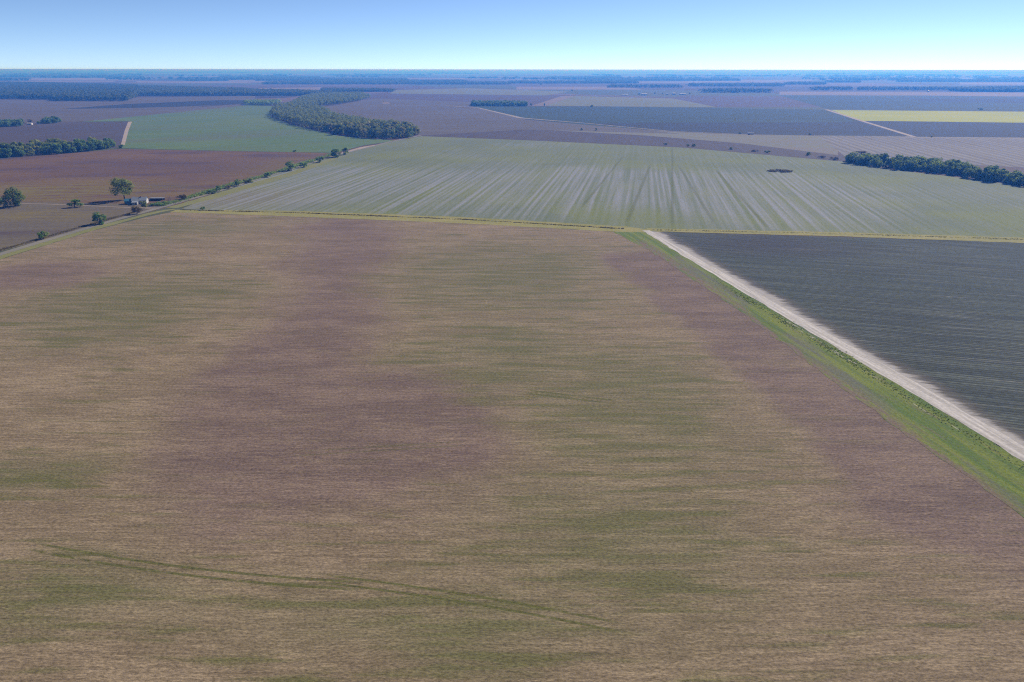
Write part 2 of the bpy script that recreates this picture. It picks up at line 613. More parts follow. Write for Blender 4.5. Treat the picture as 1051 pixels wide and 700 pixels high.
def stubble_material():
    """The big stubble field in front: tan residue, green regrowth streaks, mauve bare soil, along the rows."""
    k = N('stubble_field')
    r = k.rows(R(0.0), warp=4.0, wscale=0.012)
    wob = k.noise(k.pos(), 1 / 60, 4.0, 0.6, color=True)
    wp = k.vmath('ADD', k.pos(), k.mapp(k.vmath('SUBTRACT', wob, (0.5, 0.5, 0.5)), scale=(70, 60, 0)))
    tan, tan2 = (0.232, 0.19, 0.132), (0.32, 0.265, 0.19)
    mauve, mauve2 = (0.215, 0.164, 0.148), (0.17, 0.128, 0.122)
    green, green2 = (0.165, 0.162, 0.078), (0.115, 0.13, 0.042)
    big = k.noise(k.mapp(r, scale=(1 / 45, 1 / 11, 1)), 1.0, 5.0, 0.62)
    med = k.noise(k.vmath('ADD', k.mapp(r, scale=(1 / 7, 1 / 1.0, 1)), (3.3, 9.1, 0)), 1.0, 5.0, 0.75)
    fine = k.noise(k.mapp(r, scale=(1 / 0.95, 1 / 0.42, 1)), 1.0, 4.0, 0.75)
    drill = k.noise(k.vmath('ADD', k.mapp(r, scale=(1 / 25, 1 / 0.55, 1)), (1.1, 5.2, 0)), 1.0, 2.0, 0.5)
    col = k.mix(k.smooth(k.math('ADD', k.math('MULTIPLY', big, .5), k.math('MULTIPLY', med, .5)), .42, .62), tan, tan2)
    # mauve bare soil: the long band left of the middle and the strip beside the grass road
    bl = [k.blob(350, 236, 75, 16, 1., wp), k.blob(350, 270, 75, 26, 1., wp), k.blob(330, 325, 85, 42, 1., wp), k.blob(300, 385, 115, 42, 1., wp), k.blob(300, 455, 165, 60, 1., wp),
          k.blob(430, 430, 120, 60, 1., wp), k.blob(20, 285, 90, 22, 1., wp), k.blob(985, 520, 150, 80, 1., wp),
          k.math('MULTIPLY', k.blob(380, 520, 260, 75, 1., wp), .62)]
    m = bl[0]
    for b in bl[1:]:
        m = k.math('ADD', m, b)
    edge = k.math('ADD', k.track((640, 255), (1050, 560), 30.0), k.math('MULTIPLY', k.blob(690, 275, 50, 30, 1., wp), .6))
    pn = k.noise(k.vmath('ADD', k.mapp(r, scale=(1 / 40, 1 / 14, 1)), (9, 4, 0)), 1.0, 4.0, .6)
    m = k.math('ADD', m, k.math('MULTIPLY', edge, k.smooth(pn, .34, .6, .6, 1.25)))
    m = k.smooth(k.math('ADD', m, k.math('MULTIPLY', k.math('SUBTRACT', big, .5), .5)), .12, 1.0)
    mm = k.math('MULTIPLY', m, k.smooth(med, .72, .32, .55, 1.0), True)
    col = k.mix(mm, col, k.mix(k.smooth(big, .4, .62), mauve2, mauve))
    # green regrowth in streaks
    gb = [k.blob(130, 320, 130, 45, .9, wp), k.blob(520, 290, 150, 45, .9, wp), k.blob(520, 380, 130, 60, 1., wp), k.blob(640, 430, 150, 90, 1., wp),
          k.blob(620, 560, 200, 90, 1., wp), k.blob(40, 480, 80, 30, .9, wp), k.blob(190, 235, 90, 14, 1., wp), k.blob(450, 640, 260, 50, 1., wp), k.blob(90, 610, 150, 60, 1., wp)]
    gm = gb[0]
    for b in gb[1:]:
        gm = k.math('MAXIMUM', gm, b)
    sg = k.noise(k.vmath('ADD', k.mapp(r, scale=(1 / 34, 1 / 3.6, 1)), (7.7, 1.3, 0)), 1.0, 4.0, 0.62)
    gs = k.smooth(k.math('ADD', sg, k.math('MULTIPLY', gm, .13)), .53, .72)
    gs = k.math('MULTIPLY', gs, k.math('SUBTRACT', 1.0, k.math('MULTIPLY', m, .75)))
    col = k.mix(k.math('MULTIPLY', gs, .85), col, k.mix(k.smooth(med, .4, .6), green, green2))
    col = k.mix(k.math('MULTIPLY', k.math('MULTIPLY', gm, k.math('SUBTRACT', 1.0, m)), .5), col, (0.165, 0.17, 0.088))
    dg = k.math('MULTIPLY', k.math('MAXIMUM', k.blob(40, 487, 70, 9, .9, wp), k.blob(40, 610, 60, 10, .9, wp)), k.smooth(med, .35, .6))
    col = k.mix(k.math('MULTIPLY', dg, .7), col, green2)
    # wheel tracks of a turning tractor, grown over green
    brk = k.smooth(k.noise(k.pos(), 1 / 5, 3.0), .28, .46)
    tr = k.math('MAXIMUM', k.track((30, 560), (380, 602), .55, bow=-2.0, gap=1.1), k.track((330, 594), (640, 645), .5, bow=1.0, gap=1.1))
    tr = k.math('MAXIMUM', tr, k.math('MULTIPLY', k.track((540, 402), (632, 413), .8, gap=1.2), .9))
    tr = k.math('MAXIMUM', tr, k.math('MULTIPLY', k.track((300, 466), (480, 455), .5, gap=1.1), .5))
    col = k.mix(k.math('MULTIPLY', k.math('MULTIPLY', tr, brk), .85), col, green2)
    v = k.math('MULTIPLY', k.math('MULTIPLY', k.lin(fine, .3, .7, .45, 1.55), k.lin(med, .3, .7, .84, 1.16)), k.lin(drill, .3, .7, .88, 1.12))
    return k.finish(k.scalec(col, v), bump=fine, bstr=.5, bdist=.3)


def striped_material():
    """The pale field behind: bleached swaths and green between, running away from the camera."""
    k = N('striped_cover_crop')
    ang = vp_ang(664)
    r = k.rows(ang, warp=10, wscale=.004)
    pale, grn, yel = (0.285, 0.32, 0.37), (0.155, 0.20, 0.115), (0.185, 0.23, 0.085)
    s1 = k.noise(k.mapp(r, scale=(1 / 320, 1 / 4.2, 1)), 1.0, 1.5, .5)
    s2 = k.noise(k.vmath('ADD', k.mapp(r, scale=(1 / 90, 1 / 2.4, 1)), (5, 3, 0)), 1.0, 3.0, .6)
    xy = k.n('ShaderNodeSeparateXYZ')
    k.put(xy.inputs[0], r)
    dr = k.lin(k.math('SINE', k.math('MULTIPLY', xy.outputs[1], 2 * math.pi / 7.2)), -1, 1, -.09, .09)
    s1 = k.math('ADD', s1, dr)
    pt = k.noise(k.pos(), 1 / 130, 4.0, .6)
    mid = k.math('MAXIMUM', k.blob(520, 196, 230, 26, .8), k.blob(760, 205, 150, 32, .9))
    mid = k.math('MAXIMUM', mid, k.math('MULTIPLY', k.blob(330, 195, 150, 26, .9), .8))
    def lines(w, sharp, off):
        q = k.math('SINE', k.math('ADD', k.math('MULTIPLY', xy.outputs[1], 2 * math.pi / w), k.math('MULTIPLY', k.noise(k.mapp(r, scale=(1 / 400, 1 / 40, 1)), 1.0, 1.0), off)))
        return k.math('POWER', k.lin(q, -1, 1, 0, 1), sharp)
    amp = k.noise(k.mapp(r, scale=(1 / 90, 1 / 6, 1)), 1.0, 4.0, .65)
    ln = k.math('ADD', k.math('MULTIPLY', lines(5.2, 2.5, 6.0), .62), k.math('MULTIPLY', lines(17.3, 4.0, 3.0), .4))
    ln = k.math('MULTIPLY', ln, k.smooth(amp, .30, .52))
    zone = k.smooth(k.math('ADD', k.math('MULTIPLY', mid, .9), k.math('MULTIPLY', k.math('SUBTRACT', pt, .5), 1.5)), -.15, .7, .18, 1.0)
    wash = k.math('MULTIPLY', k.math('MULTIPLY', k.smooth(s1, .30, .66), zone), .60)
    f = k.math('MULTIPLY', k.math('ADD', wash, k.math('MULTIPLY', k.math('MULTIPLY', ln, zone), .58)), k.smooth(s2, .25, .6, .75, 1.15), True)
    base = k.mix(k.smooth(k.noise(k.pos(), 1 / 90, 3.0), .4, .62), grn, yel)
    base = k.mix(k.math('MULTIPLY', k.blob(660, 157, 260, 14, 1.0), .5), base, yel)
    base = k.mix(k.math('MULTIPLY', k.blob(230, 205, 110, 14, 1.0), .6), base, (0.20, .165, .15))
    col = k.mix(f, base, pale)
    # odd wheel tracks, green
    for p0, p1, w in (((642, 232), (668, 168), 2.2), ((735, 232), (695, 168), 2.0), ((690, 236), (690, 150), 1.6), ((790, 236), (735, 175), 2.0), ((596, 214), (640, 160), 1.8)):
        col = k.mix(k.math('MULTIPLY', k.track(p0, p1, w), .55), col, (0.12, .145, .05))
    gr = k.noise(k.mapp(r, scale=(1 / 5, 1 / 1.2, 1)), 1.0, 5.0, .65)
    return k.finish(k.scalec(col, k.lin(gr, .25, .75, .78, 1.22)))


ROAD_A, ROAD_B = (664, 236), (1051, 466)


def dark_crop_material():
    """Dark ripe crop in rows; its edge by the sand road is thin and ragged."""
    k = N('dark_row_crop')
    ang = vp_ang(-2200)
    r = k.rows(ang, warp=6, wscale=.01)
    xy = k.n('ShaderNodeSeparateXYZ')
    k.put(xy.inputs[0], r)
    row = k.math('SINE', k.math('MULTIPLY', xy.outputs[1], 2 * math.pi / 1.9))
    st = k.noise(k.mapp(r, scale=(1 / 60, 1 / 3.0, 1)), 1.0, 5.0, .62)
    gr = k.noise(k.mapp(r, scale=(1 / 2.2, 1 / .6, 1)), 1.0, 5.0, .7)
    pt = k.noise(k.pos(), 1 / 70, 3.0)
    col = k.mix(k.smooth(st, .38, .66), (0.048, 0.062, 0.056), (0.098, 0.122, 0.108))
    col = k.mix(k.smooth(pt, .45, .62, 0, .45), col, (0.055, 0.078, 0.07))
    col = k.mix(k.math('MULTIPLY', k.blob(790, 252, 90, 14, .9), .6), col, (0.045, 0.042, 0.056))
    # pale gaps along single rows
    gp = k.noise(k.vmath('ADD', k.mapp(r, scale=(1 / 45, 1 / .9, 1)), (2, 8, 0)), 1.0, 2.0)
    col = k.mix(k.smooth(gp, .60, .74, 0, .6), col, (0.24, .25, .26))
    v = k.math('MULTIPLY', k.lin(row, -1, 1, .68, 1.32), k.lin(gr, .3, .7, .30, 1.70))
    col = k.scalec(col, v)
    # distance from the road edge
    a, b = g(*ROAD_A), g(*ROAD_B)
    rr = k.mapp(k.vmath('SUBTRACT', k.pos(), (a.x, a.y, 0)), rot=-math.atan2(b.y - a.y, b.x - a.x))
    dd = k.n('ShaderNodeSeparateXYZ')
    k.put(dd.inputs[0], rr)
    teeth = k.noise(k.mapp(r, scale=(1 / 30, 1 / 1.7, 1)), 1.0, 5.0, .75)
    tw = k.noise(k.pos(), 1 / 22, 3.0)
    e = k.math('SUBTRACT', dd.outputs[1], k.math('ADD', k.math('MULTIPLY', teeth, 15.0), k.math('MULTIPLY', tw, 8.0)))
    sandm = k.smooth(e, -3.8, -7.6)
    sand = k.scalec((0.43, 0.435, 0.45), k.lin(k.noise(k.mapp(k.pos(), scale=(1 / 2.5, 1 / .8, 1)), 1.0, 5.0, .7), .25, .75, .75, 1.25))
    thin = k.smooth(e, 3.0, -6.0, 0, .45)
    col = k.mix(thin, col, (0.2, .17, .16))
    col = k.mix(sandm, col, sand)
    return k.finish(col, bump=gr, bstr=.35)


def sand_material():
    k = N('sand_road')
    ang = math.atan2((g(*ROAD_B) - g(*ROAD_A)).y, (g(*ROAD_B) - g(*ROAD_A)).x)
    r = k.rows(ang)
    n1 = k.noise(k.mapp(r, scale=(1 / 30, 1 / 1.5, 1)), 1.0, 5.0, .65)
    n2 = k.noise(k.pos(), 1 / 1.1, 5.0, .7)
    col = k.mix(k.smooth(n1, .35, .68), (0.44, 0.445, 0.45), (0.69, 0.70, 0.73))
    return k.finish(k.scalec(col, k.lin(n2, .25, .75, .72, 1.28)))


def verge_material():
    """Grass strip between the stubble and the sand road: bright grass, grey thin patches, mown lines."""
    k = N('grass_verge')
    a, b = g(*ROAD_A), g(*ROAD_B)
    ang = math.atan2(b.y - a.y, b.x - a.x)
    r = k.rows(ang)
    n1 = k.noise(k.mapp(r, scale=(1 / 45, 1 / 3.5, 1)), 1.0, 5.0, .65)
    n2 = k.noise(k.pos(), 1 / .9, 5.0, .7)
    n3 = k.noise(k.vmath('ADD', k.mapp(r, scale=(1 / 70, 1 / 1.3, 1)), (4, 2, 0)), 1.0, 3.0)
    col = k.mix(k.smooth(n1, .36, .62), (0.115, 0.19, 0.04), (0.20, 0.255, 0.05))
    col = k.mix(k.smooth(n3, .55, .7, 0, .6), col, (0.12, .145, .085))
    gre = k.math('MAXIMUM', k.track((808, 340), (916, 428), 5.5), k.track((690, 262), (770, 318), 6.5))
    gre = k.math('MAXIMUM', gre, k.math('MULTIPLY', k.track((985, 470), (1100, 560), 1.5), .8))
    gre = k.math('MULTIPLY', gre, k.smooth(n1, .68, .42))
    col = k.mix(k.math('MULTIPLY', gre, .75), col, (0.165, 0.165, 0.15))
    fade = k.math('MAXIMUM', k.track((655, 246), (770, 327), 6.0), k.track((750, 313), (1075, 551), 4.5))
    col = k.mix(k.math('MULTIPLY', fade, k.smooth(k.noise(k.mapp(r, scale=(1 / 9, 1 / 2.0, 1)), 1.0, 4.0, .7), .38, .56)), col, (0.205, 0.165, 0.135))
    bare = k.smooth(k.noise(k.vmath('ADD', k.mapp(r, scale=(1 / 18, 1 / 2.6, 1)), (7, 3, 0)), 1.0, 4.0, .65), .54, .68)
    col = k.mix(k.math('MULTIPLY', bare, .55), col, (0.19, 0.175, 0.12))
    spk = k.math('MAXIMUM', k.track((800, 325), (905, 391), 1.3), k.track((925, 406), (985, 443), 1.0))
    spk = k.math('MULTIPLY', spk, k.smooth(k.noise(k.mapp(r, scale=(1 / 7, 1 / 1.5, 1)), 1.0, 3.0), .52, .6))
    col = k.mix(k.math('MULTIPLY', spk, .8), col, (0.5, .49, .46))
    return k.finish(k.scalec(col, k.lin(n2, .25, .75, .6, 1.4)), bump=n2, bstr=.4)


M_GROUND = ground_material()
M_STUB = stubble_material()
M_STRIPE = striped_material()
M_DARK = dark_crop_material()
M_SAND = sand_material()
M_VERGE = verge_material()
A0 = vp_ang(3000)
M_GRAVEL = field_mat('gravel_road', (0.21, 0.215, 0.195), (0.28, 0.28, 0.255), R(50), patch=30, slen=20, swid=2, gk=.2)
M_TRACK = field_mat('pale_dirt_track', (0.36, 0.32, 0.28), (0.46, 0.41, 0.36), R(50), patch=30, slen=20, swid=2, gk=.2)
M_DRIVE = field_mat('worn_drive', (0.24, 0.21, 0.18), (0.34, 0.30, 0.26), R(0), patch=20, slen=14, swid=1, gk=.35)
M_FTRACK = field_mat('pale_far_track', (0.38, 0.35, 0.30), (0.30, 0.28, 0.25), R(50), patch=60, slen=40, swid=6, gk=.15)
M_DITCH = field_mat('dry_ditch_grass', (0.25, 0.265, 0.09), (0.36, 0.345, 0.14), vp_ang(-3400), patch=25, slen=30, swid=2.5, gk=.35, grain=(2, .8))
M_GRASS = field_mat('roadside_grass', (0.205, 0.23, 0.085), (0.25, 0.265, 0.11), R(20), patch=30, slen=30, swid=3, gk=.3)
M_RED = field_mat('red_brown_field', (0.145, 0.094, 0.072), (0.195, 0.13, 0.066), R(8), extra=[((60, 198, 150, 14), (.20, .18, .05), 1.0), ((290, 172, 60, 12), (.18, .155, .05), .7), ((150, 172, 120, 9), (.10, .072, .085), .7)], c2=(0.115, 0.08, 0.082), patch=70, slen=40, swid=7, grain=(4, 1.5), gk=.3)
M_LOWL = field_mat('brown_weedy_field', (0.14, 0.125, 0.105), (0.175, 0.16, 0.11), R(6), extra=[((40, 221, 80, 7), (.21, .18, .06), .8)], c2=(0.11, .09, .09), patch=60, slen=35, swid=5, grain=(3, 1), gk=.35)
M_GREEN = field_mat('green_crop', (0.11, 0.195, 0.08), (0.15, 0.225, 0.085), R(30), c2=(0.135, .18, .105), patch=220, slen=200, swid=25, grain=(6, 3), gk=.22)
M_PURP = field_mat('dark_purple_soil', (0.088, 0.076, 0.078), (0.112, 0.098, 0.096), vp_ang(640), patch=150, slen=200, swid=9, grain=(6, 3), gk=.2)
M_MAUVE = field_mat('mauve_soil', (0.122, 0.112, 0.105), (0.153, 0.145, 0.132), R(4), c2=(.135, .125, .105), patch=260, slen=300, swid=40, grain=(12, 6), gk=.22)
M_MAUV2 = field_mat('dim_mauve_soil', (0.10, 0.08, 0.08), (0.13, 0.10, 0.098), R(-6), patch=200, slen=260, swid=25, grain=(12, 6), gk=.22, seed=2)
M_BAND = field_mat('pale_weedy_band', (0.19, 0.195, 0.165), (0.22, 0.235, 0.18), R(-12), c2=(.215, .205, .19), patch=120, slen=130, swid=14, grain=(8, 3), gk=.18, seed=3)
M_BLUE = field_mat('dark_far_crop', (0.040, 0.065, 0.055), (0.058, 0.088, 0.065), R(-3), c2=(.05, .085, .06), patch=420, slen=800, swid=45, grain=(14, 7), gk=.22, seed=4)
M_BLUE2 = field_mat('darker_far_crop', (0.036, 0.042, 0.045), (0.05, 0.056, 0.055), R(-3), patch=300, slen=500, swid=30, grain=(14, 7), gk=.22, seed=5)
M_YEL = field_mat('yellow_green_crop', (0.46, 0.50, 0.015), (0.36, 0.43, 0.02), R(-2), patch=250, slen=300, swid=22, grain=(10, 5), gk=.15, seed=6)
M_FGRN = field_mat('far_green_crop', (0.17, 0.195, 0.105), (0.21, 0.22, 0.13), R(0), patch=300, slen=400, swid=30, grain=(14, 7), gk=.22, seed=7)
M_PALE = field_mat('far_pale_stubble', (0.27, 0.22, 0.19), (0.21, 0.18, 0.16), R(0), patch=300, slen=500, swid=40, grain=(14, 7), gk=.1, seed=8)
M_ROWS = field_mat('striped_far_field', (0.175, 0.17, 0.17), (0.235, 0.235, 0.23), vp_ang(640), patch=200, slen=500, swid=10, grain=(10, 4), gk=.22, row=13.0, rk=.16, seed=9)

# ------------------------------------------------------------------ ground, fields and roads
GX = 60000.0
nseg = 24
vs = [(-GX + 2 * GX * i / nseg, -GX + 2 * GX * j / nseg, 0) for j in range(nseg + 1) for i in range(nseg + 1)]
fs = [(j * (nseg + 1) + i, j * (nseg + 1) + i + 1, (j + 1) * (nseg + 1) + i + 1, (j + 1) * (nseg + 1) + i) for j in range(nseg) for i in range(nseg)]
tag(mesh_obj('ground', vs, fs, M_GROUND), 'flat farmland plain reaching to the horizon', kind='structure')

fld = lambda px, m, lay, lab, **k: sheet('field', px, m, lay, lab, **k)
# far strips first (lowest layers)
fld([(-300, 118), (-300, 103), (0, 102), (262, 98.5), (262, 103.5), (180, 112), (60, 119)], M_MAUVE, 1, 'mauve bare soil field in front of the far left wood')
fld([(64, 111.8), (130, 106.8), (225, 102.8), (259, 103), (259, 105.5), (200, 109), (130, 111)], M_BLUE2, 2, 'thin dark strip of crop in the mauve soil')
fld([(-300, 124), (-300, 118), (0, 117.5), (60, 113.5), (200, 110.2), (258, 106.2), (258, 109), (150, 120), (84, 125), (0, 127)], M_MAUVE, 1.5, 'pale mauve field left of the green crop')
fld([(-300, 152), (-300, 128), (0, 127), (60, 125.4), (133, 125), (124, 151), (0, 164)], M_PURP, 2, 'dark purple soil field behind the left hedge')
fld([(84, 125), (150, 118.4), (258, 107.7), (283, 109), (277, 119), (297, 127.5), (345, 139), (407, 144.4), (372, 149.5), (345, 157), (230, 155), (124, 152), (133, 124.6)], M_GREEN, 2.5, 'smooth blue green crop field left of the curved wood')
fld([(132, 125), (149, 125.5), (143, 149), (124, 150)], M_MAUVE, 3, 'bare beige corner beside the green crop')
strip('track', [(133.5, 125), (130, 134), (126, 149)], [7, 6, 5], M_TRACK, 4, 'pale dirt track at the corner of the green crop')
strip('track', [(124, 151), (190, 153), (250, 154.3), (322, 156)], 5, M_TRACK, 3.5, 'pale thin track between green crop and red field')
fld([(-260, 184), (0, 163.5), (122, 153), (325, 156.8), (345, 158), (262, 184), (180, 212), (128, 209), (0, 207), (-300, 207)], M_RED, 1.5, 'red brown field behind the farmhouse')
fld([(-300, 207), (0, 207), (128, 209), (180, 212), (168, 214), (95, 233), (0, 258), (-300, 335)], M_LOWL, 1, 'brown weedy field between drive and gravel road')

fld([(300, 113), (345, 108), (385, 101), (485, 105), (500, 112), (540, 123), (640, 131), (700, 137.5), (540, 133), (432, 139), (330, 125)], M_MAUVE, 1, 'mauve soil field right of the curved wood')
fld([(330, 100), (400, 94.5), (700, 100), (560, 110), (400, 104)], M_MAUV2, .5, 'dim mauve strip behind the curved wood')
fld([(432, 139.5), (470, 134), (540, 132.3), (660, 139), (760, 147), (866, 160), (866, 166), (700, 151.5), (540, 144), (434, 142)], M_PURP, 2, 'purple soil strip behind the striped field')
fld([(500, 120.5), (690, 135.5), (771, 138.5), (860, 139.6), (860, 161), (760, 147.5), (660, 139.5), (540, 132.6), (440, 138.5), (470, 131)], M_BAND, 1.6, 'pale weedy band across the middle distance')
fld([(840, 139), (938, 140), (1051, 141), (1400, 142), (1400, 195), (1051, 172), (870, 163)], M_ROWS, 1.7, 'pale field of slanting rows behind the right tree row')
fld([(484, 109), (640, 109.5), (700, 110.5), (848, 112.5), (884, 124), (938, 140), (771, 138.4), (690, 135.2), (600, 128), (540, 122.5)], M_BLUE, 2, 'wide dark blue green crop in the middle distance')
fld([(600, 127), (660, 126), (860, 125.5), (884, 124.3), (938, 139.8), (771, 138), (690, 134.7)], M_BLUE2, 2.6, 'darker strip of crop before the pale band')
fld([(853, 113), (1051, 114.7), (1400, 118), (1400, 129), (1051, 126), (883, 124)], M_YEL, 2, 'yellow green crop strip on the right')
fld([(884, 124.2), (1051, 126.1), (1400, 129.1), (1400, 144), (1051, 141.2), (938, 140.3)], M_BLUE2, 2.2, 'dark crop field in front of the yellow strip')
fld([(800, 98), (950, 98), (1051, 99.5), (1400, 101), (1400, 116), (1051, 113.8), (850, 112)], M_BLUE, 1.4, 'dark far crop behind the yellow strip')
fld([(925, 101), (1051, 101.5), (1400, 103), (1400, 108), (1051, 106), (955, 104.5)], M_BLUE2, 1.8, 'darkest far strip behind the yellow strip')
fld([(800, 94), (1051, 95), (1400, 96), (1400, 101), (1051, 99), (800, 97.5)], M_PALE, 1, 'pale far strip on the right')
fld([(560, 108.6), (590, 98.5), (690, 101), (735, 109.8), (640, 109.4)], M_FGRN, 1.2, 'far green strip behind the small dark wood')
fld([(546, 108.5), (575, 99), (590, 98.4), (560, 108.6)], M_PALE, 1.3, 'pale far wedge beside the small dark wood')
fld([(405, 92.5), (480, 90.5), (585, 94), (560, 98), (400, 96)], M_FGRN, 1.1, 'pale green far strip behind the mauve soil')
fld([(530, 89), (640, 89), (660, 92), (530, 92)], M_PALE, 1.2, 'thin pinkish far strip')
fld([(690, 101), (700, 98), (820, 99), (850, 110), (735, 109.9)], M_MAUV2, 1.1, 'far mauve field right of the green strip')
fld([(262, 90.5), (330, 89.6), (330, 92.2), (262, 93.5)], M_PALE, 1.5, 'pinkish far strip between the left woods')
fld([(20, 80), (140, 80), (140, 82.6), (20, 82.6)], M_PALE, 1, 'pale far strip above the left wood')
fld([(985, 84.8), (1051, 85), (1051, 87), (985, 86.8)], M_PALE, 1, 'pale far strip above the right wood')
fld([(770, 82), (835, 82.6), (835, 83.6), (700, 85), (690, 84)], M_PALE, 1, 'thin pale far strip near the horizon')
fld([(140, 83.2), (250, 84.2), (260, 85.6), (140, 84.6)], M_PALE, 1, 'thin pale far strip behind the left wood')

strip('track', [(458, 108.6), (490, 110.5), (535, 121.2), (600, 126.4), (690, 135), (771, 138.3), (850, 139.6)], [8, 8, 14, 6, 6, 5, 4], M_FTRACK, 4, 'pale track crossing the middle distance')
strip('track', [(848, 112.5), (884, 124), (938, 140.5)], [10, 9, 9], M_TRACK, 4, 'pale dirt track beside the yellow green crop')
strip('track', [(925, 141), (1051, 142)], [5, 7], M_FTRACK, 4, 'thin pale track on the far side of the slanting rows')
fld([(391, 105.5), (398, 104.6), (401, 106.2), (394, 107)], M_PALE, 2.2, 'small pale sandy spot in the mauve field')

for i in range(22):
    y0 = random.uniform(74.5, 84)
    x0, L = random.uniform(-50, 1000), random.uniform(50, 190)
    hh = .35 + (y0 - 73) * .06
    fld([(x0, y0), (x0 + L, y0 + .1), (x0 + L - 6, y0 + hh), (x0 + 4, y0 + hh)], M_PALE, 1.0 + i * .02, 'thin pale strip near the horizon')

# main fields
fld([(186, 214.5), (240, 193), (345, 158.5), (407, 144.6), (432, 139.8), (540, 144), (700, 151.5), (866, 166), (914, 174), (999, 184), (1051, 191.5), (1400, 250), (1400, 262), (1051, 248), (662, 236)], M_STRIPE, 3, 'pale green field with bleached stripes running away')
fld([(690, 238.5), (1051, 249), (1500, 262), (1500, 760), (1120, 520), (1051, 470), (664, 237)], M_DARK, 2, 'dark row crop field right of the sand road')
fld([(95, 237), (150, 223), (178, 217.5), (420, 226), (630, 238), (668, 256), (760, 318), (880, 408), (1051, 530), (1200, 640), (1900, 1300), (-1100, 1300), (-300, 348), (0, 266.5)], M_STUB, 2, 'big brown and green stubble field filling the foreground', )
# verge, ditches and roads on top
sheet('grass_verge', [(655, 236), (664, 236.5), (1051, 473), (1400, 690), (1400, 800), (1200, 642), (1051, 532), (880, 410), (760, 320), (668, 258), (630, 238.3)], M_VERGE, 3.15, 'green grass verge between stubble and sand road', jag=.8, step=4)
strip('dirt_road', [(663, 236.6), (700, 259), (790, 312), (900, 376), (1051, 466), (1250, 590)], [5, 6, 6.5, 7, 7, 7], M_SAND, 4, 'bright sandy road running down the right side', jag=.5, step=5)
strip('ditch', [(178, 216.5), (300, 219.3), (480, 226.3), (640, 235.4), (668, 237.5)], [10, 20, 21, 18, 8], M_DITCH, 3.6, 'dry grassy ditch along the far edge of the stubble', jag=.8, step=6)
strip('ditch', [(664, 236), (860, 240.5), (1051, 246.8), (1400, 261)], [9, 13, 16, 18], M_DITCH, 3.8, 'dry grassy ditch along the top of the dark crop', jag=.6, step=6)
strip('roadside', [(-200, 335), (0, 264.3), (95, 235), (168, 215.8), (180, 214.8)], [7, 7, 8, 6, 4], M_GRASS, 3.3, 'green roadside below the gravel road', jag=.5)
strip('roadside', [(176, 213.5), (215, 203), (300, 178), (345, 162)], [9, 14, 13, 8], M_GRASS, 3.45, 'green roadside along the striped field', jag=.8)
strip('gravel_road', [(-220, 333), (0, 261), (95, 232.5), (163, 213.5), (215, 199), (300, 173.6), (345, 159.4), (400, 145.6), (432, 139)], [5.5, 5.5, 5.5, 5.5, 4.5, 4.5, 5, 6, 6], M_GRAVEL, 5, 'grey gravel road passing the farmhouse', jag=.2)
strip('gravel_road', [(350, 157.5), (372, 151.5), (385, 149)], [4, 9, 5], M_TRACK, 6, 'bright worn stretch of the gravel road', jag=.4)
strip('driveway', [(-120, 208), (0, 208.6), (40, 209.3), (95, 211.4), (130, 213.2), (164, 213.8)], [2.6] * 5 + [6], M_DRIVE, 3.2, 'pale drive from the gravel road past the farmhouse')

# ------------------------------------------------------------------ trees
BELT = [tree_kind(20 + i, random.uniform(14, 18), random.uniform(5.5, 7.5), 2.0, 800, 0.75, LEAF_BELT, 16, True) for i in range(6)]
HEDG = [tree_kind(40 + i, random.uniform(12, 15.5), random.uniform(5.5, 7.0), 1.0, 1000, 0.7, LEAF_DARK, 20, True) for i in range(6)]
YELT = [tree_kind(60 + i, random.uniform(13, 17), random.uniform(5.5, 7.5), 1.0, 900, 0.72, LEAF_YEL, 18, True) for i in range(5)]
BUSH = [tree_kind(80 + i, 5.0, 2.9, 0.2, 520, 0.36, LEAF_DARK, 9) for i in range(4)]
BUSHY = [tree_kind(90 + i, 5.0, 3.0, 0.2, 520, 0.36, LEAF_YEL, 9) for i in range(2)]
BUSHB = [tree_kind(95 + i, 5.0, 3.0, 0.2, 420, 0.33, LEAF_BRWN, 9) for i in range(2)]

# the curved wood
POLY_A = [(277, 119), (283, 122), (297, 126.7), (318, 132), (345, 138), (375, 141.5), (405, 143.6), (418, 142), (430, 138), (428, 133.8), (410, 132), (395, 131), (378, 129),
          (360, 125), (345, 122), (337, 117.5), (330, 114), (318, 110.8), (300, 109), (285, 112)]
pa = scatter(POLY_A, 11.5)
print('belt trees', len(pa))
pa.sort(key=lambda p: math.hypot(*p))
NEARB = 170
for i, (x, y) in enumerate(pa[:NEARB]):
    place_tree('wood_tree', BELT[i % len(BELT)] if random.random() < .85 else HEDG[i % len(HEDG)], (x, y), random.uniform(.7, 1.2),
               'autumn tinted tree in the near part of the curved wood beside the green crop', 'trees at the near edge of the curved wood')
mass('curved_wood', pa[NEARB:] + scatter([(300, 109), (318, 110.8), (335, 107.8), (352, 106.4), (370, 103.4), (380, 100.5), (372, 97.8), (350, 98), (330, 98.5), (312, 101)], 12), LEAF_BELT,
     'rear part of the curved wood bending away behind the green crop', seed=5, nl=60, leaf=1.4)
mass('dark_hedge', scatter([(252, 108.2), (279, 108.4), (288, 105.8), (252, 106.2)], 11), LEAF_DARK, 'low dark hedge at the top of the green crop', h=(11, 14), seed=6, cat='hedge', nl=60, leaf=1.3)
mass('thin_wood', scatter([(330, 94.6), (402, 94.4), (406, 93.6), (385, 92.6), (330, 92.4)], 12), LEAF_FAR, 'thin far wood running right behind the curved wood', h=(11, 14), seed=7)

